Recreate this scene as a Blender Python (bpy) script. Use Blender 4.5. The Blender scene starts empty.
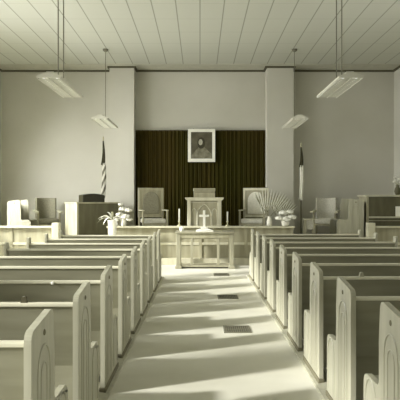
import bpy, bmesh, math, random
from mathutils import Vector, Matrix
random.seed(7)
PI = math.pi
C = bpy.context.scene.collection

# ------------------------------------------------------------------ materials
def lin(c):
    c /= 255.0
    return c/12.92 if c <= 0.04045 else ((c+0.055)/1.055)**2.4
def rgb(r, g, b): return (lin(r), lin(g), lin(b), 1)

def mat(name, col, rough=.6, col2=None, scale=(6, 6, 6), detail=4, bump=0.0, spec=.3, metal=0.0, coord='Object'):
    m = bpy.data.materials.new(name); m.use_nodes = True
    nt = m.node_tree; bs = nt.nodes['Principled BSDF']
    bs.inputs['Roughness'].default_value = rough
    bs.inputs['Specular IOR Level'].default_value = spec
    bs.inputs['Metallic'].default_value = metal
    tc = nt.nodes.new('ShaderNodeTexCoord'); mp = nt.nodes.new('ShaderNodeMapping')
    mp.inputs['Scale'].default_value = scale
    nt.links.new(tc.outputs[coord], mp.inputs['Vector'])
    nz = nt.nodes.new('ShaderNodeTexNoise'); nz.inputs['Scale'].default_value = 1; nz.inputs['Detail'].default_value = detail
    nt.links.new(mp.outputs[0], nz.inputs['Vector'])
    mx = nt.nodes.new('ShaderNodeMix'); mx.data_type = 'RGBA'
    if col2 is None: col2 = tuple(c*.9 for c in col[:3])+(1,)
    mx.inputs[6].default_value = col; mx.inputs[7].default_value = col2
    rp = nt.nodes.new('ShaderNodeMapRange'); rp.inputs[1].default_value = .35; rp.inputs[2].default_value = .65
    nt.links.new(nz.outputs['Fac'], rp.inputs[0]); nt.links.new(rp.outputs[0], mx.inputs[0])
    nt.links.new(mx.outputs[2], bs.inputs['Base Color'])
    if bump:
        b = nt.nodes.new('ShaderNodeBump'); b.inputs['Strength'].default_value = bump; b.inputs['Distance'].default_value = .01
        nt.links.new(nz.outputs['Fac'], b.inputs['Height']); nt.links.new(b.outputs[0], bs.inputs['Normal'])
    return m

M = {}
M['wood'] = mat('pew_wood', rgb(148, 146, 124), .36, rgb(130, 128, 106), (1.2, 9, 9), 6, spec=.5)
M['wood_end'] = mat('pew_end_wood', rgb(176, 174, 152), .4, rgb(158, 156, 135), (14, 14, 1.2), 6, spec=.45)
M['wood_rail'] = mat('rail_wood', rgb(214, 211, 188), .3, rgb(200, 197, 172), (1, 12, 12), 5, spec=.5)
M['furn'] = mat('furniture_wood', rgb(168, 164, 138), .42, rgb(148, 144, 118), (10, 10, 1.5), 6)
M['furn_light'] = mat('light_furniture_wood', rgb(200, 197, 172), .42, rgb(186, 182, 156), (10, 10, 1.5), 6)
M['furn_dark'] = mat('dark_furniture_wood', rgb(98, 95, 70), .45, rgb(84, 81, 58), (8, 8, 1.5), 6)
M['furn_mid'] = mat('table_wood', rgb(160, 157, 134), .42, rgb(144, 141, 118), (10, 10, 1.5), 6)
M['black'] = mat('dark_lacquer', rgb(46, 44, 16), .4, rgb(38, 36, 12), (8, 8, 8))
M['groove'] = mat('button_stain', rgb(120, 116, 92), .6)  # darker stain of the round buttons on the pew ends
M['wall'] = mat('wall_plaster', rgb(196, 194, 180), .9, rgb(188, 186, 171), (.8, .8, .8), 5, bump=.05)
M['trim'] = mat('dark_moulding', rgb(84, 80, 58), .6)
M['base'] = mat('plinth_wood', rgb(112, 108, 86), .6)
M['uphol'] = mat('upholstery', rgb(140, 137, 116), .9, rgb(128, 125, 104), (30, 30, 30))
M['uphol_pale'] = mat('pale_upholstery', rgb(208, 206, 190), .9, rgb(192, 190, 174), (30, 30, 30))
M['white'] = mat('white_paint', rgb(240, 239, 226), .5, rgb(232, 231, 216))
M['cream'] = mat('cream_cloth', rgb(226, 224, 208), .9, rgb(214, 212, 196), (20, 20, 20))
M['metal'] = mat('lamp_metal', rgb(205, 203, 186), .4, rgb(196, 194, 178))
M['cable'] = mat('cable_metal', rgb(120, 118, 100), .5)
M['iron'] = mat('grille_iron', rgb(72, 70, 52), .5)
M['brass'] = mat('candle_brass', rgb(190, 186, 150), .35, metal=.3)
M['leaf'] = mat('leaf_green', rgb(170, 170, 142), .5, rgb(120, 120, 92), (9, 9, 9))
M['leaf_dark'] = mat('dark_leaf', rgb(84, 84, 58), .6, rgb(60, 60, 38), (9, 9, 9))
M['petal'] = mat('petal_white', rgb(236, 235, 222), .7, rgb(214, 213, 198), (20, 20, 20))
M['flagdark'] = mat('flag_dark_cloth', rgb(66, 64, 44), .9, rgb(52, 50, 32), (20, 20, 20))
M['soil'] = mat('soil', rgb(60, 58, 40), 1)
M['fix_shade'] = mat('lamp_louver', rgb(214, 213, 198), .45, rgb(206, 205, 190))

def stripes_mat(name, a, b, freq, axis='Z', tilt=0.0, sharp=True):
    m = bpy.data.materials.new(name); m.use_nodes = True
    nt = m.node_tree; bs = nt.nodes['Principled BSDF']; bs.inputs['Roughness'].default_value = .9
    tc = nt.nodes.new('ShaderNodeTexCoord'); mp = nt.nodes.new('ShaderNodeMapping')
    mp.inputs['Rotation'].default_value = (0, tilt, 0)
    nt.links.new(tc.outputs['Object'], mp.inputs['Vector'])
    w = nt.nodes.new('ShaderNodeTexWave'); w.wave_type = 'BANDS'; w.bands_direction = axis
    w.inputs['Scale'].default_value = freq; w.inputs['Distortion'].default_value = .6
    nt.links.new(mp.outputs[0], w.inputs['Vector'])
    r = nt.nodes.new('ShaderNodeValToRGB'); r.color_ramp.elements[0].position = .42; r.color_ramp.elements[1].position = .58
    r.color_ramp.elements[0].color = a; r.color_ramp.elements[1].color = b
    nt.links.new(w.outputs['Fac'], r.inputs[0]); nt.links.new(r.outputs[0], bs.inputs['Base Color'])
    return m
M['flag_stripes'] = stripes_mat('flag_striped_cloth', rgb(216, 214, 200), rgb(120, 118, 100), 3.2, 'Z', 1.15)

# curtain: deep olive velvet with faint brown patches
m = mat('curtain_velvet', rgb(50, 48, 16), .95, rgb(58, 50, 21), (1.1, 1.1, .5), 2, spec=.05); M['curtain'] = m

# ceiling tiles: joints every 0.4 m along the room, fainter cross joints
def ceiling_mat():
    m = bpy.data.materials.new('ceiling_tiles'); m.use_nodes = True
    nt = m.node_tree; bs = nt.nodes['Principled BSDF']; bs.inputs['Roughness'].default_value = .95
    bs.inputs['Specular IOR Level'].default_value = .1
    tc = nt.nodes.new('ShaderNodeTexCoord'); sp = nt.nodes.new('ShaderNodeSeparateXYZ')
    nt.links.new(tc.outputs['Object'], sp.inputs[0])
    def line(out, pitch, half, off=0.0):
        a = nt.nodes.new('ShaderNodeMath'); a.operation = 'ADD'; a.inputs[1].default_value = 40+off; nt.links.new(out, a.inputs[0])
        p = nt.nodes.new('ShaderNodeMath'); p.operation = 'PINGPONG'; p.inputs[1].default_value = pitch/2; nt.links.new(a.outputs[0], p.inputs[0])
        l = nt.nodes.new('ShaderNodeMapRange'); l.inputs[1].default_value = half*.4; l.inputs[2].default_value = half
        l.inputs[3].default_value = 1; l.inputs[4].default_value = 0
        nt.links.new(p.outputs[0], l.inputs[0]); return l.outputs[0]
    lx = line(sp.outputs['X'], .4, .014); ly = line(sp.outputs['Y'], .8, .014, .2)
    ys = nt.nodes.new('ShaderNodeMath'); ys.operation = 'MULTIPLY'; ys.inputs[1].default_value = .3; nt.links.new(ly, ys.inputs[0])
    mx0 = nt.nodes.new('ShaderNodeMath'); mx0.operation = 'MAXIMUM'; nt.links.new(lx, mx0.inputs[0]); nt.links.new(ys.outputs[0], mx0.inputs[1])
    sc = nt.nodes.new('ShaderNodeMath'); sc.operation = 'MULTIPLY'; sc.inputs[1].default_value = .85; nt.links.new(mx0.outputs[0], sc.inputs[0])
    mx = nt.nodes.new('ShaderNodeMix'); mx.data_type = 'RGBA'
    mx.inputs[6].default_value = rgb(192, 193, 179); mx.inputs[7].default_value = rgb(138, 139, 124)
    nt.links.new(sc.outputs[0], mx.inputs[0]); nt.links.new(mx.outputs[2], bs.inputs['Base Color'])
    return m
M['ceiling'] = ceiling_mat()
M['floor'] = mat('floor_linoleum', rgb(218, 216, 200), .45, rgb(204, 202, 184), (1.5, 1.5, 1.5), 8, spec=.3)

def glass_mat():
    m = bpy.data.materials.new('window_glass'); m.use_nodes = True
    nt = m.node_tree; nt.nodes.remove(nt.nodes['Principled BSDF'])
    t = nt.nodes.new('ShaderNodeBsdfTransparent'); g = nt.nodes.new('ShaderNodeBsdfGlossy'); g.inputs['Roughness'].default_value = .02
    x = nt.nodes.new('ShaderNodeMixShader'); x.inputs[0].default_value = .06
    nt.links.new(t.outputs[0], x.inputs[1]); nt.links.new(g.outputs[0], x.inputs[2])
    nt.links.new(x.outputs[0], nt.nodes['Material Output'].inputs['Surface'])
    return m
M['glass'] = glass_mat()
M['border'] = mat('ceiling_border', rgb(188, 187, 170), .9)
M['glow'] = mat('fluorescent_tube', rgb(240, 240, 228), .4)
b_ = M['glow'].node_tree.nodes['Principled BSDF']; b_.inputs['Emission Color'].default_value = (1, 1, .94, 1); b_.inputs['Emission Strength'].default_value = .55

# ------------------------------------------------------------------ mesh helpers
def bm_new(): return bmesh.new()
def box(bm, x0, x1, y0, y1, z0, z1, mtx=None):
    co = [(x, y, z) for x in (x0, x1) for y in (y0, y1) for z in (z0, z1)]
    v = [bm.verts.new(mtx @ Vector(c) if mtx else c) for c in co]
    for f in ((0, 1, 3, 2), (4, 6, 7, 5), (0, 4, 5, 1), (2, 3, 7, 6), (0, 2, 6, 4), (1, 5, 7, 3)):
        bm.faces.new([v[i] for i in f])
    return bm
def prism(bm, pts, a0, a1, axis='x'):
    """polygon pts extruded from a0 to a1; axis x: pts=(y,z); axis y: pts=(x,z); axis z: pts=(x,y)"""
    def mk(p, a): return {'x': (a, p[0], p[1]), 'y': (p[0], a, p[1]), 'z': (p[0], p[1], a)}[axis]
    A = [bm.verts.new(mk(p, a0)) for p in pts]; B = [bm.verts.new(mk(p, a1)) for p in pts]
    n = len(pts)
    bm.faces.new(A); bm.faces.new(B[::-1])
    for i in range(n): bm.faces.new((A[i], B[i], B[(i+1) % n], A[(i+1) % n]))
    return bm
def rounded(pts_r, seg=5):
    """polyline with per-vertex corner radii -> dense outline"""
    out = []; n = len(pts_r)
    for i in range(n):
        px, py, r = pts_r[i]
        if r <= 0: out.append((px, py)); continue
        a = Vector(pts_r[i-1][:2]); b = Vector(pts_r[(i+1) % n][:2]); p = Vector((px, py))
        da = (a-p).normalized(); db = (b-p).normalized()
        p0 = p+da*r; p1 = p+db*r
        for k in range(seg+1):
            t = k/seg
            q = p0*(1-t)**2 + p*2*t*(1-t) + p1*t*t
            out.append((q.x, q.y))
    return out
def lathe(bm, prof, seg=20, c=(0, 0, 0)):
    rings = []
    for r, z in prof:
        if r < 1e-5: rings.append([bm.verts.new((c[0], c[1], c[2]+z))])
        else: rings.append([bm.verts.new((c[0]+r*math.cos(2*PI*k/seg), c[1]+r*math.sin(2*PI*k/seg), c[2]+z)) for k in range(seg)])
    for a, b in zip(rings, rings[1:]):
        for k in range(seg):
            k2 = (k+1) % seg
            if len(a) == 1 and len(b) == 1: continue
            if len(a) == 1: bm.faces.new((a[0], b[k2], b[k]))
            elif len(b) == 1: bm.faces.new((a[k], a[k2], b[0]))
            else: bm.faces.new((a[k], a[k2], b[k2], b[k]))
    if len(rings[0]) > 1: bm.faces.new(rings[0][::-1])
    if len(rings[-1]) > 1: bm.faces.new(rings[-1])
    return bm
def tube(bm, pts, r, seg=8, r2=None):
    pts = [Vector(p) for p in pts]; rings = []
    n = len(pts)
    for i, p in enumerate(pts):
        d = (pts[min(i+1, n-1)]-pts[max(i-1, 0)]).normalized()
        up = Vector((0, 0, 1)) if abs(d.z) < .9 else Vector((1, 0, 0))
        u = d.cross(up).normalized(); w = d.cross(u).normalized()
        rr = r if r2 is None else r+(r2-r)*i/(n-1)
        rings.append([bm.verts.new(p+u*rr*math.cos(2*PI*k/seg)+w*rr*math.sin(2*PI*k/seg)) for k in range(seg)])
    for a, b in zip(rings, rings[1:]):
        for k in range(seg): bm.faces.new((a[k], a[(k+1) % seg], b[(k+1) % seg], b[k]))
    bm.faces.new(rings[0][::-1]); bm.faces.new(rings[-1])
    return bm
def ball(bm, c, r, sq=(1, 1, 1), sub=2):
    res = bmesh.ops.create_icosphere(bm, subdivisions=sub, radius=r)
    for v in res['verts']: v.co = Vector((v.co.x*sq[0], v.co.y*sq[1], v.co.z*sq[2]))+Vector(c)
    return bm
def obj(name, bm, m, parent=None, bevel=0.0, smooth=False, loc=None, rot=None):
    bmesh.ops.recalc_face_normals(bm, faces=bm.faces)
    me = bpy.data.meshes.new(name); bm.to_mesh(me); bm.free()
    me.materials.append(M[m] if isinstance(m, str) else m)
    o = bpy.data.objects.new(name, me); C.objects.link(o)
    if parent: o.parent = parent
    if loc: o.location = loc
    if rot: o.rotation_euler = rot
    if smooth:
        for p in me.polygons: p.use_smooth = True
    if bevel:
        b = o.modifiers.new('bevel', 'BEVEL'); b.width = bevel; b.segments = 2; b.limit_method = 'ANGLE'; b.angle_limit = math.radians(50)
    return o
def tag(o, label=None, cat=None, group=None, kind=None):
    if label: o['label'] = label
    if cat: o['category'] = cat
    if group: o['group'] = group
    if kind: o['kind'] = kind
    return o
def thing(name, label, cat, loc=(0, 0, 0), rz=0, group=None):
    o = bpy.data.objects.new(name, None); C.objects.link(o); o.location = loc; o.rotation_euler = (0, 0, rz)
    o.empty_display_size = .1
    return tag(o, label, cat, group)
def struct(name, bm, m, **k):
    return tag(obj(name, bm, m, **k), kind='structure')
def copy_tree(o, parent=None):
    c = o.copy(); C.objects.link(c)
    if parent: c.parent = parent
    for ch in list(o.children): copy_tree(ch, c)
    return c

# ------------------------------------------------------------------ room
XL, XR, YB, YF, H = -4.95, 4.83, -4.0, 14.2, 4.59
CAMZ, F = 1.35, 570.0
struct('floor', box(bm_new(), XL-.2, XR+.2, YB-.2, YF+.2, -.15, 0), 'floor')
struct('ceiling', box(bm_new(), XL-.2, XR+.2, YB-.2, YF+.2, H, H+.15), 'ceiling')
struct('wall_front', box(bm_new(), XL-.2, XR+.2, YF, YF+.2, 0, H), 'wall')
struct('wall_back', box(bm_new(), XL-.2, XR+.2, YB-.2, YB, 0, H), 'wall')
WZ0, WZ1 = 1.0, 3.75
left_win = [(-2.9, -.5), (-.15, 2.25), (2.6, 5.0), (5.35, 7.75), (8.1, 10.5), (10.9, 12.7)]
right_win = [(-2.5, -.7), (1.0, 2.8), (4.5, 6.3), (8.0, 9.8)]  # unseen right-hand windows, added to admit fill light
def top(a): return 2.75 if a > 10.6 else WZ1  # unseen front left window kept low to bring its sun patch down
def side_wall(name, xa, xb, wins):
    bm = bm_new()
    box(bm, xa, xb, YB-.2, YF+.2, 0, WZ0); box(bm, xa, xb, YB-.2, YF+.2, WZ1, H)
    ys = [YB-.2]+[v for w in wins for v in w]+[YF+.2]
    for a, b in zip(ys[::2], ys[1::2]): box(bm, xa, xb, a, b, WZ0, WZ1)
    for (a, b) in wins:
        if top(a) < WZ1: box(bm, xa, xb, a, b, top(a), WZ1)
    struct(name, bm, 'wall')
side_wall('wall_left', XL-.2, XL, left_win); side_wall('wall_right', XR, XR+.2, right_win)
wi = 1
for side, wins in ((XL-.1, left_win), (XR+.1, right_win)):
    for (a, b) in wins:
        bm = bm_new(); t = .05; Z1 = top(a)
        box(bm, side-.04, side+.04, a, a+t, WZ0, Z1); box(bm, side-.04, side+.04, b-t, b, WZ0, Z1)
        box(bm, side-.04, side+.04, a, b, WZ0, WZ0+t); box(bm, side-.04, side+.04, a, b, Z1-t, Z1)
        mid = (a+b)/2; zm = 2.3
        box(bm, side-.03, side+.03, mid-.025, mid+.025, WZ0, Z1)
        box(bm, side-.03, side+.03, a, b, zm-.025, zm+.025)
        w = struct('window_%d' % wi, bm, 'white')
        bm = bm_new(); box(bm, side-.004, side+.004, a+t, b-t, WZ0+t, Z1-t)
        obj('pane', bm, 'glass', w); wi += 1
# pilasters
PY = 13.78
def px(p, d): return (p-200)*d/F
struct('trim_1', box(bm_new(), px(109.5, PY), px(134, PY), PY, YF, 0, H), 'wall')
struct('trim_2', box(bm_new(), px(267, PY), px(293.5, PY), PY, YF, 0, H), 'wall')
# crown moulding that follows the wall and the pilasters
bm = bm_new(); z0, z1, t = H-.05, H, .045
a0, a1, b0, b1 = px(109.5, PY), px(134, PY), px(267, PY), px(293.5, PY)
for x0, x1, y in ((XL, a0-t, YF), (a0-t, a1+t, PY), (a1+t, b0-t, YF), (b0-t, b1+t, PY), (b1+t, XR, YF)):
    box(bm, x0, x1, y-t, y, z0, z1)
for x in (a0-t, a1, b0-t, b1): box(bm, x, x+t, PY, YF, z0, z1)
box(bm, XL, XL+t, YB, YF-t, z0, z1); box(bm, XR-t, XR, YB, YF-t, z0, z1)
struct('trim_3', bm, 'trim')
for n, x0, x1 in (('baseboard_left', XL, XL+.02), ('baseboard_right', XR-.02, XR)):
    struct(n, box(bm_new(), x0, x1, YB, 12.1, 0, .14), 'wood_end')
struct('trim_7', box(bm_new(), XL, XR, 13.56, YF, H-.012, H+.01), 'border')
# platform (chancel floor)
PZ = .45
struct('trim_4', box(bm_new(), XL, XR, 12.16, YF, 0, PZ), 'furn')
# sill strips that the pew ends stand along
LF, RF = -.660, .868
struct('trim_5', prism(bm_new(), [(LF-.07, 0), (LF+.035, 0), (LF+.03, .012), (LF-.07, .03)], 1.5, 9.95, 'y'), 'wood_end')
struct('trim_6', prism(bm_new(), [(RF+.07, 0), (RF-.035, 0), (RF-.03, .012), (RF+.07, .03)], 1.8, 10.2, 'y'), 'wood_end')

# ------------------------------------------------------------------ pews
def end_profile(ys=1.0, zs=1.0):
    p = [(0, .03, 0), (0, .828, .045), (.335, .872, .05), (.357, .66, .02), (.357, .445, .035), (.60, .445, .05), (.62, .38, .03), (.62, .03, 0)]
    return rounded([(a*ys, b*zs, r) for a, b, r in p])
def arch_line(y0, y1, zb, zt, x, n=10):
    c = (y0+y1)/2; r = (y1-y0)/2
    pts = [(x, y0, zb)]
    for k in range(n+1):
        a = PI-PI*k/n
        pts.append((x, c+r*math.cos(a), zt+r*1.25*math.sin(a)))
    pts.append((x, y1, zb)); return pts
def make_pew(L, label, group, ys=1.0, zs=1.0, plain=0):
    t = thing('pew', label, 'pew', group=group)
    T = .03
    for s in (-1, 1):
        xo = s*L/2; xi = s*(L/2-T)
        if s == plain:      # the end towards the outer wall is a low plain board with a short post
            pr = rounded([(0, .03, 0), (0, .86, .03), (.10, .86, .03), (.14, .60, .03), (.357, .445, .03), (.60, .445, .05), (.62, .38, .03), (.62, .03, 0)])
            obj('end_panel', prism(bm_new(), pr, min(xo, xi), max(xo, xi), 'x'), 'wood_end', t, bevel=.008)
            xa, xb = sorted((s*(L/2-T-.008), s*(L/2+.008)))
            obj('foot', box(bm_new(), xa, xb, -.008, .628*ys, 0, .05), 'base', t, bevel=.006)
            continue
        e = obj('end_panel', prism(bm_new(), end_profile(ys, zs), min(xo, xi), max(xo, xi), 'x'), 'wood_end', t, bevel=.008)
        bm = bm_new()
        tube(bm, arch_line(.085*ys, .275*ys, .08, .62*zs, xo), .005, 6)
        tube(bm, arch_line(.135*ys, .225*ys, .10, .61*zs, xo), .004, 6)
        tube(bm, arch_line(.40*ys, .575*ys, .08, .33*zs, xo), .006, 6)
        obj('arch_moulding', bm, 'wood_end', e)
        bm = bm_new(); ball(bm, (xo, .185*ys, .79*zs), .014, (.5, 1, 1)); obj('button', bm, 'groove', e, smooth=True)
        xa, xb = sorted((s*(L/2-T-.008), s*(L/2+.008)))
        obj('foot', box(bm_new(), xa, xb, -.008, .628*ys, 0, .05), 'base', t, bevel=.006)
    x0, x1 = -L/2+T, L/2-T
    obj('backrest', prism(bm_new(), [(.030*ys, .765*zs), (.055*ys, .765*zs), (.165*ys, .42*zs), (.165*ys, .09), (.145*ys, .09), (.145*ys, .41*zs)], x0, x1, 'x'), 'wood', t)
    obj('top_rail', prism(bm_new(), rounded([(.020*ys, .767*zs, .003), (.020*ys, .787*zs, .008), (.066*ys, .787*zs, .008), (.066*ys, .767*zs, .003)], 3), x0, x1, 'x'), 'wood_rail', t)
    obj('seat', prism(bm_new(), rounded([(.155*ys, .395*zs, 0), (.155*ys, .425*zs, 0), (.56*ys, .44*zs, .012), (.56*ys, .41*zs, .008)], 3), x0, x1, 'x'), 'wood', t)
    obj('seat_support', box(bm_new(), -.02, .02, .17*ys, .50*ys, 0, .40*zs), 'wood', t)
    return t
ordn = ['front row', 'second row from the front', 'third row from the front', 'fourth row from the front', 'fifth row from the front',
        'sixth row from the front', 'third row from the camera', 'second row from the camera', 'row nearest the camera']
LL, RL = 2.25-.660, 2.65-.868
lp = make_pew(LL, 'x', 'pews left of the aisle', plain=-1); rp = make_pew(RL, 'x', 'pews right of the aisle', plain=1)
for k in range(9):
    o = lp if k == 0 else copy_tree(lp)
    o.location = (-(.660+2.25)/2, 9.11-.86*k, 0)
    o['label'] = 'pale wooden pew left of the aisle, ' + ordn[k]
    o = rp if k == 0 else copy_tree(rp)
    o.location = ((.868+2.65)/2, 9.37-.87*k, 0)
    o['label'] = 'pale wooden pew right of the aisle, ' + ordn[k]
# choir pews standing sideways on the platform
t = make_pew(.62, 'sunlit short choir pew standing sideways on the platform at far left', 'choir pews on the platform', .82, 1.05)
t.rotation_euler = (0, 0, -PI/2); t.location = (px(8, 12.5), 12.45+.31, PZ)
t = make_pew(.70, 'short choir pew standing sideways on the platform beside the dark piano at right', 'choir pews on the platform', .95, 1.08)
t.rotation_euler = (0, 0, PI/2); t.location = (px(364, 12.4), 12.4+.35, PZ)

# small fittings on three of the pew rails
for nm, x, y, kind in (('left of the aisle, second row from the camera', 22, 3.09+.861-.86, 'd'), ('left of the aisle, third row from the camera', 52, 3.95, 'w'), ('right of the aisle, third row from the camera', 363, 4.15, 'p')):
    p = [o for o in bpy.data.objects if o.get('label', '').endswith(nm)][0]
    lx, ly = px(x, y)-p.location.x, .04
    bm = bm_new()
    if kind == 'w':
        ball(bm, (lx, .012, .772), .013, (1, .5, 1)); obj('number_stud', bm, 'white', p, smooth=True)
    else:
        prism(bm, rounded([(lx-.018, .785, 0), (lx+.018, .785, 0), (lx+.010, .82, .006), (lx-.010, .82, .006)], 3), ly-.012, ly+.012, 'y')
        obj('card_clip', bm, 'trim' if kind == 'd' else 'wood_end', p)

# ------------------------------------------------------------------ communion screen (three lengths of panelled front rail)
def screen(x0, x1, label, post_left=False, post_right=False):
    SY = 12.0; n = max(1, round((x1-x0)/.9))
    t = thing('chancel_rail', label, 'rail', ((x0+x1)/2, SY, 0), 0, 'panelled chancel rails along the platform front')
    h = (x1-x0)/2
    obj('panel_board', box(bm_new(), -h, h, .03, .09, 0, .762), 'furn', t)
    obj('base_step', box(bm_new(), -h, h, -.12, .03, 0, .13), 'furn_light', t, bevel=.006)
    obj('cap_rail', prism(bm_new(), rounded([(-.06, .762, .008), (-.06, .800, .012), (.14, .800, .012), (.14, .762, .008)], 3), -h-.02, h+.02, 'x'), 'furn_light', t)
    obj('middle_rail', box(bm_new(), -h, h, .012, .03, .40, .455), 'furn_light', t, bevel=.004)
    for k in range(n+1):
        x = -h+.03+(2*h-.06)*k/n
        obj('stile', box(bm_new(), x-.035, x+.035, .01, .03, .13, .762), 'furn', t, bevel=.004)
    for fl, s in ((post_left, -1), (post_right, 1)):
        if fl:
            obj('end_post', box(bm_new(), s*h-.075, s*h+.075, -.07, .14, 0, .87), 'furn_light', t, bevel=.012)
    return t
screen(-1.94, 1.96, 'long panelled wooden rail crossing the front behind the communion table')
screen(XL+.02, px(56, 12), 'sunlit panelled rail section by the left wall', post_right=True)
screen(px(371, 12), XR-.02, 'panelled rail section in front of the dark piano by the right wall', post_left=True)

# ------------------------------------------------------------------ communion table
TX, TY = .10, 11.2
t = thing('communion_table', 'pale wooden communion table with open arched front in the aisle', 'table', (TX, TY+.27, 0))
obj('tabletop', box(bm_new(), -.585, .585, -.29, .29, .69, .725), 'furn_mid', t, bevel=.008)
bm = bm_new(); box(bm, -.55, .55, -.255, -.23, .60, .69); box(bm, -.55, .55, .23, .255, .60, .69); box(bm, -.55, -.525, -.23, .23, .60, .69); box(bm, .525, .55, -.23, .23, .60, .69)
obj('apron', bm, 'furn', t)
for sx in (-1, 1):
    for sy in (-1, 1):
        bm = bm_new(); box(bm, sx*.525-.04, sx*.525+.04, sy*.23-.035, sy*.23+.035, .07, .69)
        obj('leg', bm, 'furn_mid', t, bevel=.006)
    obj('post', box(bm_new(), sx*.26-.025, sx*.26+.025, -.25, -.21, .07, .60), 'furn_mid', t, bevel=.004)
    obj('foot_rail', box(bm_new(), sx*.525-.05, sx*.525+.05, -.29, .29, 0, .07), 'furn_mid', t, bevel=.008)
    obj('foot', box(bm_new(), sx*.525-.065, sx*.525+.065, -.31, -.23, 0, .05), 'furn_mid', t, bevel=.008)
obj('stretcher', box(bm_new(), -.475, .475, -.245, -.20, .03, .065), 'furn_mid', t)
obj('lower_shelf', box(bm_new(), -.475, .475, -.20, .20, .035, .06), 'furn', t)
# arched spandrels under the apron
for x0, x1 in ((-.485, -.285), (-.235, .235), (.285, .485)):
    pts = [(x0, .60)]; c = (x0+x1)/2; r = (x1-x0)/2
    for k in range(13):
        a = PI-PI*k/12; pts.append((c+r*math.cos(a), .50+.085*math.sin(a)))
    pts.append((x1, .60))
    obj('arch_spandrel', prism(bm_new(), pts, -.24, -.22, 'y'), 'furn', t)
TT = .725
# white cross
t = thing('altar_cross', 'white cross on a stepped base on the communion table', 'cross', (px(204.2, 11.4), 11.45, TT))
bm = bm_new(); box(bm, -.024, .024, -.014, .014, .035, .42); obj('upright', bm, 'white', t, bevel=.004)
bm = bm_new(); box(bm, -.10, .10, -.0145, .0145, .285, .330); obj('crossbar', bm, 'white', t, bevel=.004)
bm = bm_new(); box(bm, -.11, .11, -.06, .06, 0, .04); box(bm, -.07, .07, -.045, .045, .04, .08); obj('base', bm, 'white', t, bevel=.003)
tag(obj('open_book', prism(bm_new(), [(-.17, 0), (.17, 0), (.17, .03), (.09, .055), (0, .035), (-.09, .055), (-.17, .03)], -.07, .07, 'y'), 'white', loc=(px(204.5, 11.3), 11.27, TT)),
    'white open book lying on the communion table before the cross', 'book')
bm = bm_new(); lathe(bm, [(.018, 0), (.028, .006), (.042, .03), (.046, .055), (.036, .085), (.022, .096), (0, .098)], 20)
tag(obj('round_vase', bm, 'white', loc=(px(181.8, 11.26), 11.26, TT), smooth=True), 'small round white vase on the left end of the communion table', 'vase')

# candlesticks on the rail
def candlestick(x, label, hh):
    t = thing('candlestick', label, 'candlestick', (x, 12.04, .800), 0, 'candlesticks on the chancel rail')
    obj('holder', lathe(bm_new(), [(.045, 0), (.045, .012), (.014, .03), (.011, .07), (.022, .085), (.026, .10), (.012, .102)], 16), 'brass', t, smooth=True)
    obj('candle', lathe(bm_new(), [(.0145, .100), (.0145, hh), (.004, hh+.008)], 12), 'cream', t, smooth=True)
    obj('wick', lathe(bm_new(), [(.002, hh+.004), (.002, hh+.02)], 6), 'iron', t)
candlestick(px(179.3, 12.04), 'tall pale candle in a holder left of the pulpit', .36)
candlestick(px(227.5, 12.04), 'tall pale candle in a holder right of the pulpit', .30)

# ------------------------------------------------------------------ pulpit
t = thing('pulpit', 'wooden pulpit with carved pointed arches in front of the curtain', 'pulpit', (px(204.3, 12.7), 12.75, PZ))
obj('body', box(bm_new(), -.345, .345, -.24, .24, .07, .90), 'furn', t, bevel=.006)
obj('plinth', box(bm_new(), -.38, .38, -.27, .27, 0, .07), 'furn', t, bevel=.006)
for s in (-1, 1): obj('corner_post', box(bm_new(), s*.335-.04, s*.335+.04, -.275, -.20, .07, .90), 'furn_light', t, bevel=.008)
obj('cornice', prism(bm_new(), [(-.375, .885), (.375, .885), (.425, .93), (.425, .955), (-.425, .955), (-.425, .93)], -.30, .27, 'y'), 'furn_light', t)
obj('book_rest', prism(bm_new(), [(-.21, .955), (.19, .955), (.19, 1.16), (.15, 1.16), (-.21, 1.05)], -.235, .235, 'x'), 'furn', t, bevel=.006)
obj('front_lip', box(bm_new(), -.25, .25, .14, .20, 1.10, 1.165), 'furn_light', t, bevel=.006)
def lancet(bm, cx, w, zb, zs, y, r):
    pts = [(cx-w, y, zb), (cx-w, y, zs)]
    for k in range(1, 7): a = k/6*math.radians(60); pts.append((cx-w+2*w*(1-math.cos(a)), y, zs+2*w*math.sin(a)))
    pts2 = [(2*cx-p[0], p[1], p[2]) for p in pts][::-1]
    tube(bm, pts+pts2[1:], r, 6)
bm = bm_new()
lancet(bm, 0, .15, .12, .55, -.242, .012); lancet(bm, -.225, .055, .12, .62, -.242, .009); lancet(bm, .225, .055, .12, .62, -.242, .009)
box(bm, -.29, .29, -.252, -.238, .84, .862)
obj('arch_carving', bm, 'furn_light', t)

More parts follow.
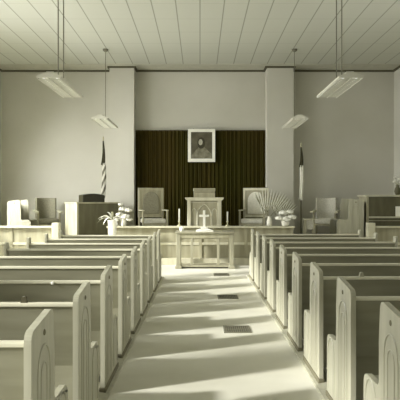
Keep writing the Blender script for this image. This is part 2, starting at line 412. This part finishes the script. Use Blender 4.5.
# ------------------------------------------------------------------ throne chairs
def throne(label, loc, rz, pm, fm):
    t = thing('armchair', label, 'chair', loc, rz, 'high-backed chairs either side of the pulpit')
    w = .275
    for s in (-1, 1):
        obj('leg', box(bm_new(), s*w-.02, s*w+.02, -.25, -.21, 0, .66), fm, t, bevel=.005)
        obj('leg', box(bm_new(), s*w-.02, s*w+.02, .205, .245, 0, .66), fm, t, bevel=.005)
        obj('armrest', box(bm_new(), s*w-.025, s*w+.025, -.28, .21, .655, .68), 'furn_light', t, bevel=.008)
    obj('seat', box(bm_new(), -w+.03, w-.03, -.25, .22, .38, .48), 'uphol_pale', t, bevel=.02)
    obj('seat_rail', box(bm_new(), -w+.03, w-.03, -.25, -.225, .33, .38), fm, t)
    bm = bm_new(); box(bm, -w-.025, -w+.03, .205, .255, .50, 1.18); box(bm, w-.03, w+.025, .205, .255, .50, 1.18)
    box(bm, -w+.03, w-.03, .205, .255, 1.12, 1.18); box(bm, -w+.03, w-.03, .205, .255, .50, .56)
    obj('back_frame', bm, 'furn_light' if pm == 'cream' else fm, t, bevel=.006)
    obj('back_panel', box(bm_new(), -w+.03, w-.03, .22, .245, .56, 1.12), fm, t)
    pts = [(-.19, .58), (.19, .58)]
    for k in range(17):
        a = PI*k/16; pts.append((.19*math.cos(a), .88+.21*math.sin(a)))
    obj('back_cushion', prism(bm_new(), pts, .195, .22, 'y'), pm, t, bevel=.008)
    return t
throne('high-backed wooden armchair left of the pulpit', (px(153, 12.95), 12.95, PZ), .30, 'uphol', 'furn')
throne('high-backed armchair with pale arched cushion right of the pulpit', (px(254, 12.95), 12.95, PZ), -.30, 'cream', 'furn')

# ------------------------------------------------------------------ curtain, picture
cx0, cx1 = px(135.5, 14.1), px(267.5, 14.1); cz1 = 1.35+69.5*14.1/F
bm = bm_new(); n = 330; front = []; back = []
for i in range(n+1):
    x = cx0+(cx1-cx0)*i/n
    d = .013*math.sin(i*2*PI/11.0+.8*math.sin(i*.13))+.008*math.sin(i*2*PI/4.7)
    front.append((x, 14.10+d)); back.append((x, 14.115+d))
prism(bm, front+back[::-1], PZ+.01, cz1, 'z')
cur = tag(obj('curtain', bm, 'curtain', smooth=False), 'dark pleated curtain filling the recess behind the pulpit', 'curtain')
obj('curtain_rod', tube(bm_new(), [(cx0, 14.10, cz1), (cx1, 14.10, cz1)], .012), 'trim', cur)

PCY = 14.0
t = thing('framed_picture', 'portrait in a wide white frame hung high on the dark curtain', 'picture', (px(201.6, PCY), PCY, 1.35+54.5*PCY/F))
W2, H2 = .335, .405
bm = bm_new(); f = .075
box(bm, -W2, W2, -.02, .02, H2-f, H2); box(bm, -W2, W2, -.02, .02, -H2, -H2+f*1.1)
box(bm, -W2, -W2+f, -.02, .02, -H2+f*1.1, H2-f); box(bm, W2-f, W2, -.02, .02, -H2+f*1.1, H2-f)
obj('frame', bm, 'white', t, bevel=.006)
M['pic_bg'] = mat('picture_ground', rgb(96, 93, 74), .6, rgb(72, 69, 52), (5, 5, 5), 4)
M['pic_mid'] = mat('picture_robe', rgb(132, 129, 108), .6, rgb(100, 97, 78), (9, 9, 9), 4)
M['pic_dark'] = mat('picture_hair', rgb(60, 57, 40), .6)
M['pic_light'] = mat('picture_face', rgb(178, 175, 155), .6, rgb(150, 147, 128), (12, 12, 12))
can = obj('canvas', box(bm_new(), -W2+f, W2-f, -.008, .01, -H2+f, H2-f), 'pic_bg', t)
def flat(name, pts, y, m, par): return obj(name, prism(bm_new(), pts, y-.002, y, 'y'), m, par)
def ell(cx, cz, rx, rz, n=20): return [(cx+rx*math.cos(2*PI*k/n), cz+rz*math.sin(2*PI*k/n)) for k in range(n)]
flat('painted_robe', [(-.25, -.32), (.25, -.32), (.24, -.20), (.13, -.10), (.06, -.03), (-.06, -.03), (-.16, -.14), (-.25, -.24)], -.009, 'pic_mid', can)
flat('painted_hair', ell(-.01, .06, .095, .14), -.011, 'pic_dark', can)
flat('painted_face', ell(-.025, .08, .05, .075), -.013, 'pic_light', can)
for s in (-1, 1):
    obj('hanging_cord', tube(bm_new(), [(s*.2, .0, H2-.02), (s*.2, .05, H2+.02)], .005, 6), 'cable', t)

# ------------------------------------------------------------------ flags
def flag(label, loc, top, two, cw, cl):
    t = thing('flag', label, 'flag', loc)
    h = top-PZ
    obj('pole', lathe(bm_new(), [(.014, .05), (.014, h-.12)], 10), 'furn_dark', t, smooth=True)
    obj('base', lathe(bm_new(), [(.13, 0), (.13, .02), (.05, .05), (.02, .07), (.02, .10)], 20), 'furn_dark', t, smooth=True)
    obj('finial', lathe(bm_new(), [(.012, h-.12), (.022, h-.10), (.010, h-.08), (.020, h-.05), (0, h)], 10), 'brass', t, smooth=True)
    def cloth(z1, z0, w1, w0, ph):
        bm = bm_new(); rings = []; N = 40; K = 24
        for i in range(K+1):
            s = i/K; z = z1+(z0-z1)*s; w = w1+(w0-w1)*s
            ring = []
            for k in range(N):
                a = 2*PI*k/N; r = w*(.62+.38*math.sin(5*a+ph+1.7*s))
                ring.append(bm.verts.new((r*math.cos(a)*.9+w*.35*math.sin(3*s+ph), r*math.sin(a)*.55-.015, z+.03*math.sin(5*a)*s)))
            rings.append(ring)
        for a, b in zip(rings, rings[1:]):
            for k in range(N): bm.faces.new((a[k], a[(k+1) % N], b[(k+1) % N], b[k]))
        bm.faces.new(rings[0]); bm.faces.new(rings[-1][::-1])
        return bm
    zt = h-.12
    zm = zt-two
    c = obj('cloth', cloth(zm+.02, zm-cl, .055, cw, .6), 'flag_stripes' if 'striped' in label else 'cream', t, smooth=True)
    obj('canton', cloth(zt, zm, .018, .06, .3), 'flagdark', t, smooth=True)
    return t
flag('furled striped flag on a dark pole in front of the left wall', (px(103.2, 13.75), 13.75, PZ), 1.35+64*13.75/F, .55, .07, .80)
flag('furled white flag with dark top beside the right pilaster', (px(301, 13.4), 13.4, PZ), 1.35+58*13.4/F, .45, .06, .78)

# ------------------------------------------------------------------ pendant lamps
def make_lamp():
    t = thing('pendant_lamp', 'x', 'lamp', group='pendant strip lamps')
    hw, hl = .165, .73
    obj('housing', box(bm_new(), -.055, .055, -hl+.05, hl-.05, .05, .10), 'metal', t, bevel=.01)
    bm = bm_new()
    # sloping reflector wings and the louver grid under them
    for s in (-1, 1):
        prism(bm, [(s*.05, .045), (s*.05, .06), (s*hw, .028), (s*hw, .0), (s*(hw-.008), .0), (s*(hw-.008), .03)], -hl, hl, 'y')
    obj('reflector', bm, 'metal', t)
    for s in (-1, 1):
        obj('end_plate', prism(bm_new(), [(-hw, 0), (hw, 0), (hw, .028), (.055, .07), (-.055, .07), (-hw, .028)], s*hl-.006, s*hl+.006, 'y'), 'metal', t)
    for x in (-.09, .09):
        obj('tube_lamp', tube(bm_new(), [(x, -hl+.02, .028), (x, hl-.02, .028)], .024, 10), 'glow', t, smooth=True)
    bm = bm_new()
    for x in (-.15, 0, .15): box(bm, x-.003, x+.003, -hl, hl, -.012, .012)
    for k in range(1, 16):
        y = -hl+2*hl*k/16; box(bm, -hw+.008, hw-.008, y-.003, y+.003, -.010, .012)
    obj('louver', bm, 'fix_shade', t)
    obj('canopy', lathe(bm_new(), [(.02, H-.06-LZ), (.06, H-.035-LZ), (.06, H-LZ)], 18), 'cable', t, smooth=True)
    return t
LZ = 2.99
lamp = make_lamp()
spec = [(-2.03, 8.38, 'near pendant strip lamp hanging on two rods at left', 2), (2.03, 8.38, 'near pendant strip lamp hanging on two rods at right', 2),
        (-2.03, 12.25, 'far pendant strip lamp above the left side of the platform', 1), (2.03, 12.25, 'far pendant strip lamp above the right side of the platform', 1)]
for i, (x, y, lb, nrod) in enumerate(spec):
    o = lamp if i == 0 else copy_tree(lamp)
    o.location = (x, y, LZ); o['label'] = lb
for o, (x, y, lb, nrod) in zip([p for p in bpy.data.objects if p.name.startswith('pendant_lamp')], spec):
    for dy in ((-.22, .10) if o.location.y < 10 else (0,)):
        obj('rod', tube(bm_new(), [(0, dy, .12), (0, dy, H-LZ-.03)], .009 if o.location.y < 10 else .007, 8), 'cable', o)

# ------------------------------------------------------------------ floor grilles
def grille(d, label):
    t = thing('floor_grille', label, 'floor vent', (.385, d, 0), 0, 'floor grilles in the aisle')
    bm = bm_new(); w, l = .14, .16
    box(bm, -w, w, -l, -l+.02, 0, .008); box(bm, -w, w, l-.02, l, 0, .008); box(bm, -w, -w+.02, -l+.02, l-.02, 0, .008); box(bm, w-.02, w, -l+.02, l-.02, 0, .008)
    obj('frame', bm, 'cable', t)
    bm = bm_new()
    for k in range(11): x = -w+.02+(2*w-.04)*(k+.5)/11; box(bm, x-.005, x+.005, -l+.02, l-.02, .001, .007)
    box(bm, -w+.02, w-.02, -.006, .006, .001, .0075)
    obj('bars', bm, 'cable', t)
    obj('duct', box(bm_new(), -w+.02, w-.02, -l+.02, l-.02, 0, .001), 'iron', t)
grille(5.94, 'metal floor grille in the aisle nearest the camera')
grille(7.92, 'middle metal floor grille in the aisle')
grille(10.3, 'metal floor grille in the aisle just before the communion table')

# ------------------------------------------------------------------ organ console (left)
t = thing('organ_console', 'dark organ console turned aside on the platform at left', 'organ', (-2.70, 12.5, PZ), math.radians(37))
obj('side_panel', box(bm_new(), 0, .05, 0, .63, 0, .82), 'furn', t, bevel=.006)
obj('side_panel', box(bm_new(), 1.02, 1.07, 0, .63, 0, .82), 'furn', t, bevel=.006)
obj('back_panel', box(bm_new(), .05, 1.02, .0, .03, .04, .82), 'furn_dark', t)
obj('case', box(bm_new(), .05, 1.02, .03, .60, .04, .80), 'furn_dark', t)
obj('top', box(bm_new(), -.02, 1.09, -.02, .65, .82, .85), 'furn', t, bevel=.006)
pts = [(.19, .85), (.73, .85), (.73, 1.01)]+[(.73-.54*k/8, 1.01+.035*math.sin(PI*k/8)) for k in range(1, 8)]+[(.19, 1.01)]
obj('music_desk', prism(bm_new(), pts, .10, .32, 'y'), 'black', t, bevel=.006)

# ------------------------------------------------------------------ piano (right)
t = thing('upright_piano', 'dark upright piano behind the rail by the right wall', 'piano', (px(365.5, 12.5), 12.45, PZ))
PW = 1.12
obj('case', box(bm_new(), .03, PW-.03, .04, .55, .04, .97), 'furn_dark', t)
for x in (0, PW-.06): obj('side_panel', box(bm_new(), x, x+.06, 0, .57, 0, .98), 'furn', t, bevel=.006)
obj('lid', box(bm_new(), -.03, PW+.02, -.02, .60, .98, 1.01), 'furn_light', t, bevel=.006)
for z in (.44, .50): obj('moulding', box(bm_new(), .06, PW-.06, .02, .04, z, z+.018), 'furn', t)
obj('music_ledge', box(bm_new(), .06, PW-.06, -.02, .04, .51, .54), 'furn_light', t)
tag(obj('notice_card', box(bm_new(), 0, .16, 0, .004, 0, .22), 'white', loc=(px(397, 12.4)-.02, 12.436, .9905)), 'white card propped on the ledge of the dark piano at the right edge', 'card')

# flowers in a dark vase on the piano
def flowers(name, label, loc, vm, prof, blooms, stems, bm_m='petal'):
    t = thing(name, label, 'flowers', loc)
    v = obj('vase', lathe(bm_new(), prof, 20), vm, t, smooth=True)
    top = prof[-1][1]
    bm = bm_new()
    for (x, y, z, r) in blooms: tube(bm, [(0, 0, top*.9), (x*.4, y*.4, (top+z)/2), (x, y, z)], .004, 5)
    for (x, y, z) in stems:
        tube(bm, [(0, 0, top*.9), (x*.5, y*.5, (top+z)/2+.05), (x, y, z)], .006, 5, .001)
    obj('stems', bm, 'leaf', t)
    for (x, y, z, r) in blooms:
        bm = bm_new()
        for k in range(6):
            a = 2*PI*k/6+x*9
            ball(bm, (x+r*.5*math.cos(a), y+r*.5*math.sin(a), z+r*.1*math.sin(a*2)), r*.55, (1, 1, .7), 1)
        ball(bm, (x, y, z+r*.2), r*.5, (1, 1, .8), 1)
        obj('bloom', bm, bm_m, t, smooth=True)
    return t
flowers('flower_vase', 'dark vase of small flowers standing on the piano at the right edge', (px(398, 12.7), 12.72, PZ+1.01), 'furn_dark',
        [(.04, 0), (.055, .02), (.075, .08), (.06, .15), (.035, .19), (.045, .22)],
        [(-.08, -.03, .30, .05), (.02, -.05, .36, .055), (.08, .0, .28, .05), (-.03, .05, .40, .045)], [(-.12, 0, .24), (.1, .05, .42)])

# ------------------------------------------------------------------ upholstered armchairs at the sides
def easy_chair(label, loc, rz, um):
    t = thing('side_armchair', label, 'chair', loc, rz, 'upholstered armchairs at the sides of the platform')
    for sx in (-1, 1):
        for sy in (-1, 1):
            obj('leg', box(bm_new(), sx*.25-.022, sx*.25+.022, sy*.22-.022, sy*.22+.022, 0, .36 if sy > 0 else .60), 'furn', t, bevel=.004)
        obj('armrest', prism(bm_new(), rounded([(-.30, .59, .01), (-.30, .635, .01), (.24, .67, .01), (.24, .63, .01)], 3), sx*.28-.035, sx*.28+.035, 'x'), 'furn_light', t)
    obj('seat', box(bm_new(), -.24, .24, -.25, .22, .34, .46), um, t, bevel=.03)
    bm = bm_new(); pts = []
    for k in range(13): a = math.radians(-40+80*k/12); pts.append((.40*math.sin(a), .42*math.cos(a)-.16))
    inn = [(p[0]*.86, p[1]-.06) for p in pts][::-1]
    prism(bm, pts+inn, .44, .95, 'z')
    obj('backrest', bm, um, t, bevel=.012)
    obj('seat_rail', box(bm_new(), -.25, .25, -.24, .24, .30, .34), 'furn', t)
    return t
easy_chair('dark curved-back armchair beside the organ at left', (px(46.5, 13.5), 13.55, PZ), .45, 'uphol')
easy_chair('curved-back armchair with pale arms near the right pilaster', (px(326, 13.45), 13.5, PZ), -.35, 'uphol_pale')
t = thing('side_stand', 'small pale stand beside the armchair near the right pilaster', 'stand', (px(309.5, 12.7), 12.75, PZ))
obj('top', box(bm_new(), -.12, .12, -.12, .12, .46, .485), 'furn_light', t, bevel=.005)
for sx in (-1, 1):
    for sy in (-1, 1): obj('leg', box(bm_new(), sx*.095-.015, sx*.095+.015, sy*.095-.015, sy*.095+.015, 0, .46), 'furn', t)
obj('shelf_box', box(bm_new(), -.08, .08, -.08, .08, .25, .455), 'uphol_pale', t)

# ------------------------------------------------------------------ plants
def frond(bm, p0, dirx, diry, L, rise, w, droop=.5, n=10):
    """long blade that rises then droops"""
    prev = None
    side = Vector((-diry, dirx, 0)).normalized()
    for i in range(n+1):
        s = i/n
        c = Vector(p0)+Vector((dirx, diry, 0))*L*s+Vector((0, 0, rise*s-droop*L*s*s))
        ww = w*math.sin(PI*min(1, s*.9+.1))*.5+.001
        nrm = Vector((0, 0, .002))
        ring = [bm.verts.new(c+side*ww), bm.verts.new(c+nrm+Vector((0, 0, -ww*.4))), bm.verts.new(c-side*ww), bm.verts.new(c-nrm*2+Vector((0, 0, -ww*.4)))]
        if prev:
            for k in range(4): bm.faces.new((prev[k], prev[(k+1) % 4], ring[(k+1) % 4], ring[k]))
        else: bm.faces.new(ring)
        prev = ring
    bm.faces.new(prev[::-1])
# left: tall pedestal stand with white pot and arching leaves, standing before the rail
lx = px(113.5, 11.75)
t = thing('plant_stand', 'pale pedestal stand under the potted plant at left', 'stand', (lx, 11.62, 0))
obj('column', lathe(bm_new(), [(.12, 0), (.12, .04), (.05, .08), (.05, .50), (.07, .54)], 20), 'furn_light', t, smooth=True)
obj('top', lathe(bm_new(), [(.15, .54), (.155, .555), (.155, .58)], 24), 'furn_light', t)
t = thing('potted_plant', 'potted plant with long arching leaves left of the chancel rail', 'plant', (lx, 11.62, .58))
obj('pot', lathe(bm_new(), [(.05, 0), (.075, .03), (.08, .16), (.095, .34), (.10, .36), (.085, .36)], 24), 'white', t, smooth=True)
obj('soil', lathe(bm_new(), [(.08, .34), (.08, .35)], 20), 'soil', t)
for k in range(16):
    a = 2*PI*k/16+random.uniform(-.15, .15); bm = bm_new()
    frond(bm, (0, 0, .35), math.cos(a), math.sin(a)*.6, random.uniform(.26, .42), random.uniform(.22, .42), .045, random.uniform(.7, 1.2))
    obj('leaf', bm, 'petal' if k % 3 else 'leaf', t)
flowers('flower_vase', 'vase of large white flowers on the left end of the chancel rail', (px(123.5, 12.04), 12.04, .800), 'white',
        [(.03, 0), (.05, .02), (.05, .10), (.03, .16), (.04, .19)],
        [(-.16, -.05, .14, .08), (-.07, -.04, .24, .09), (.05, -.06, .20, .10), (.10, .02, .33, .09), (-.02, .03, .36, .09), (.13, -.05, .14, .07), (-.06, .0, .46, .06)],
        [(.2, 0, .42), (-.16, 0, .34)])
# right: fan of spiky leaves in a pale vase on the rail
t = thing('palm_arrangement', 'spiky fan palm arrangement above pale flowers at right end of the rail', 'plant', (px(269.5, 12.08), 12.08, .800))
obj('vase', lathe(bm_new(), [(.04, 0), (.055, .02), (.06, .10), (.035, .18), (.04, .2)], 20), 'cream', t, smooth=True)
for ctrl, rr, nn, ad in (([(0, 0, .18), (-.10, -.02, .34), (-.20, -.04, .42), (-.06, -.06, .47), (.10, -.06, .43), (.22, -.06, .36)], .34, 32, 0), ([(0, 0, .18), (.10, .0, .30), (.20, .02, .36), (.32, .03, .33), (.40, .04, .26)], .27, 24, -8)):
    st = obj('frond_stem', tube(bm_new(), ctrl, .007, 6, .003), 'leaf', t)
    for k in range(nn):
        q = .25+.75*k/(nn-1); f_ = q*(len(ctrl)-1); i0 = min(int(f_), len(ctrl)-2)
        p = Vector(ctrl[i0]).lerp(Vector(ctrl[i0+1]), f_-i0)
        for side in (1, -1):
            a = math.radians((125-80*k/(nn-1)+ad) if side > 0 else (-60-10*(k % 3)))
            L = rr*random.uniform(.85, 1.0)*(1 if side > 0 else .35)
            d = Vector((math.cos(a), -.04+.06*(k % 4), math.sin(a))); u = Vector((-math.sin(a), 0, math.cos(a))); bm = bm_new()
            rings = []
            for s_, w in ((0, .004), (.35, .009), (.7, .008), (1, .002)):
                c = p+d*L*s_; rings.append([bm.verts.new(c+u*w), bm.verts.new(c+Vector((0, -.004, 0))), bm.verts.new(c-u*w), bm.verts.new(c+Vector((0, .004, 0)))])
            for q_, r in zip(rings, rings[1:]):
                for j in range(4): bm.faces.new((q_[j], q_[(j+1) % 4], r[(j+1) % 4], r[j]))
            bm.faces.new(rings[0]); bm.faces.new(rings[-1][::-1])
            obj('leaflet', bm, 'petal' if k % 2 else 'leaf', st)
flowers('flower_vase', 'low bowl of large pale flowers at the right end of the rail', (px(285.5, 12.0), 12.0, .800), 'cream',
        [(.04, 0), (.07, .02), (.09, .08), (.08, .11)],
        [(-.13, -.05, .17, .10), (.0, -.07, .15, .11), (.13, -.02, .19, .10), (-.06, -.03, .28, .10), (.08, .0, .30, .09)],
        [(.2, 0, .3), (-.2, 0, .34)])


# ------------------------------------------------------------------ light
def area(name, loc, rot, sx, sy, power, col=(1, 1, 1)):
    l = bpy.data.lights.new(name, 'AREA'); l.shape = 'RECTANGLE'; l.size = sx; l.size_y = sy; l.energy = power; l.color = col
    o = bpy.data.objects.new(name, l); C.objects.link(o); o.location = loc; o.rotation_euler = rot; return o
# area lamps as skylight outside each window; the right-hand ones are added fill
for i, (a, b) in enumerate(left_win):
    area('daylight_left_%d' % i, (XL-.95, (a+b)/2, 3.1 if i < 5 else 2.5), (0, -PI/2+.45, 0), 3.0, b-a+.3, [40, 50, 80, 150, 520, 700][i])
for i, (a, b) in enumerate(right_win):
    area('sky_fill_right_%d' % i, (XR+.95, (a+b)/2, 3.1), (0, PI/2-.45, 0), 3.0, b-a+.3, [30, 30, 50, 110][i])
s = bpy.data.lights.new('sun', 'SUN'); s.energy = 7.0; s.angle = math.radians(4.0); s.color = (1, .99, .97)
so = bpy.data.objects.new('sun', s); C.objects.link(so)
EL = math.radians(27); AZ = Vector((1.34, .60)).normalized()
d = Vector((AZ.x*math.cos(EL), AZ.y*math.cos(EL), -math.sin(EL)))
so.rotation_euler = d.to_track_quat('-Z', 'Y').to_euler(); so.location = (-12, -5, 9)

w = bpy.data.worlds.new('World'); bpy.context.scene.world = w; w.use_nodes = True
w.node_tree.nodes['Background'].inputs[0].default_value = (1, 1, 1, 1)
w.node_tree.nodes['Background'].inputs[1].default_value = 1.0

# ------------------------------------------------------------------ camera
cam = bpy.data.cameras.new('camera'); cam.sensor_width = 36; cam.lens = F/400*36; cam.clip_start = .05
co = bpy.data.objects.new('camera', cam); C.objects.link(co); co.location = (0, 0, CAMZ); co.rotation_euler = (PI/2, 0, 0)
sc = bpy.context.scene; sc.camera = co
vs = sc.view_settings; vs.view_transform = 'Standard'; vs.look = 'None'; vs.gamma = 1; vs.use_curve_mapping = False; vs.exposure = 0.05
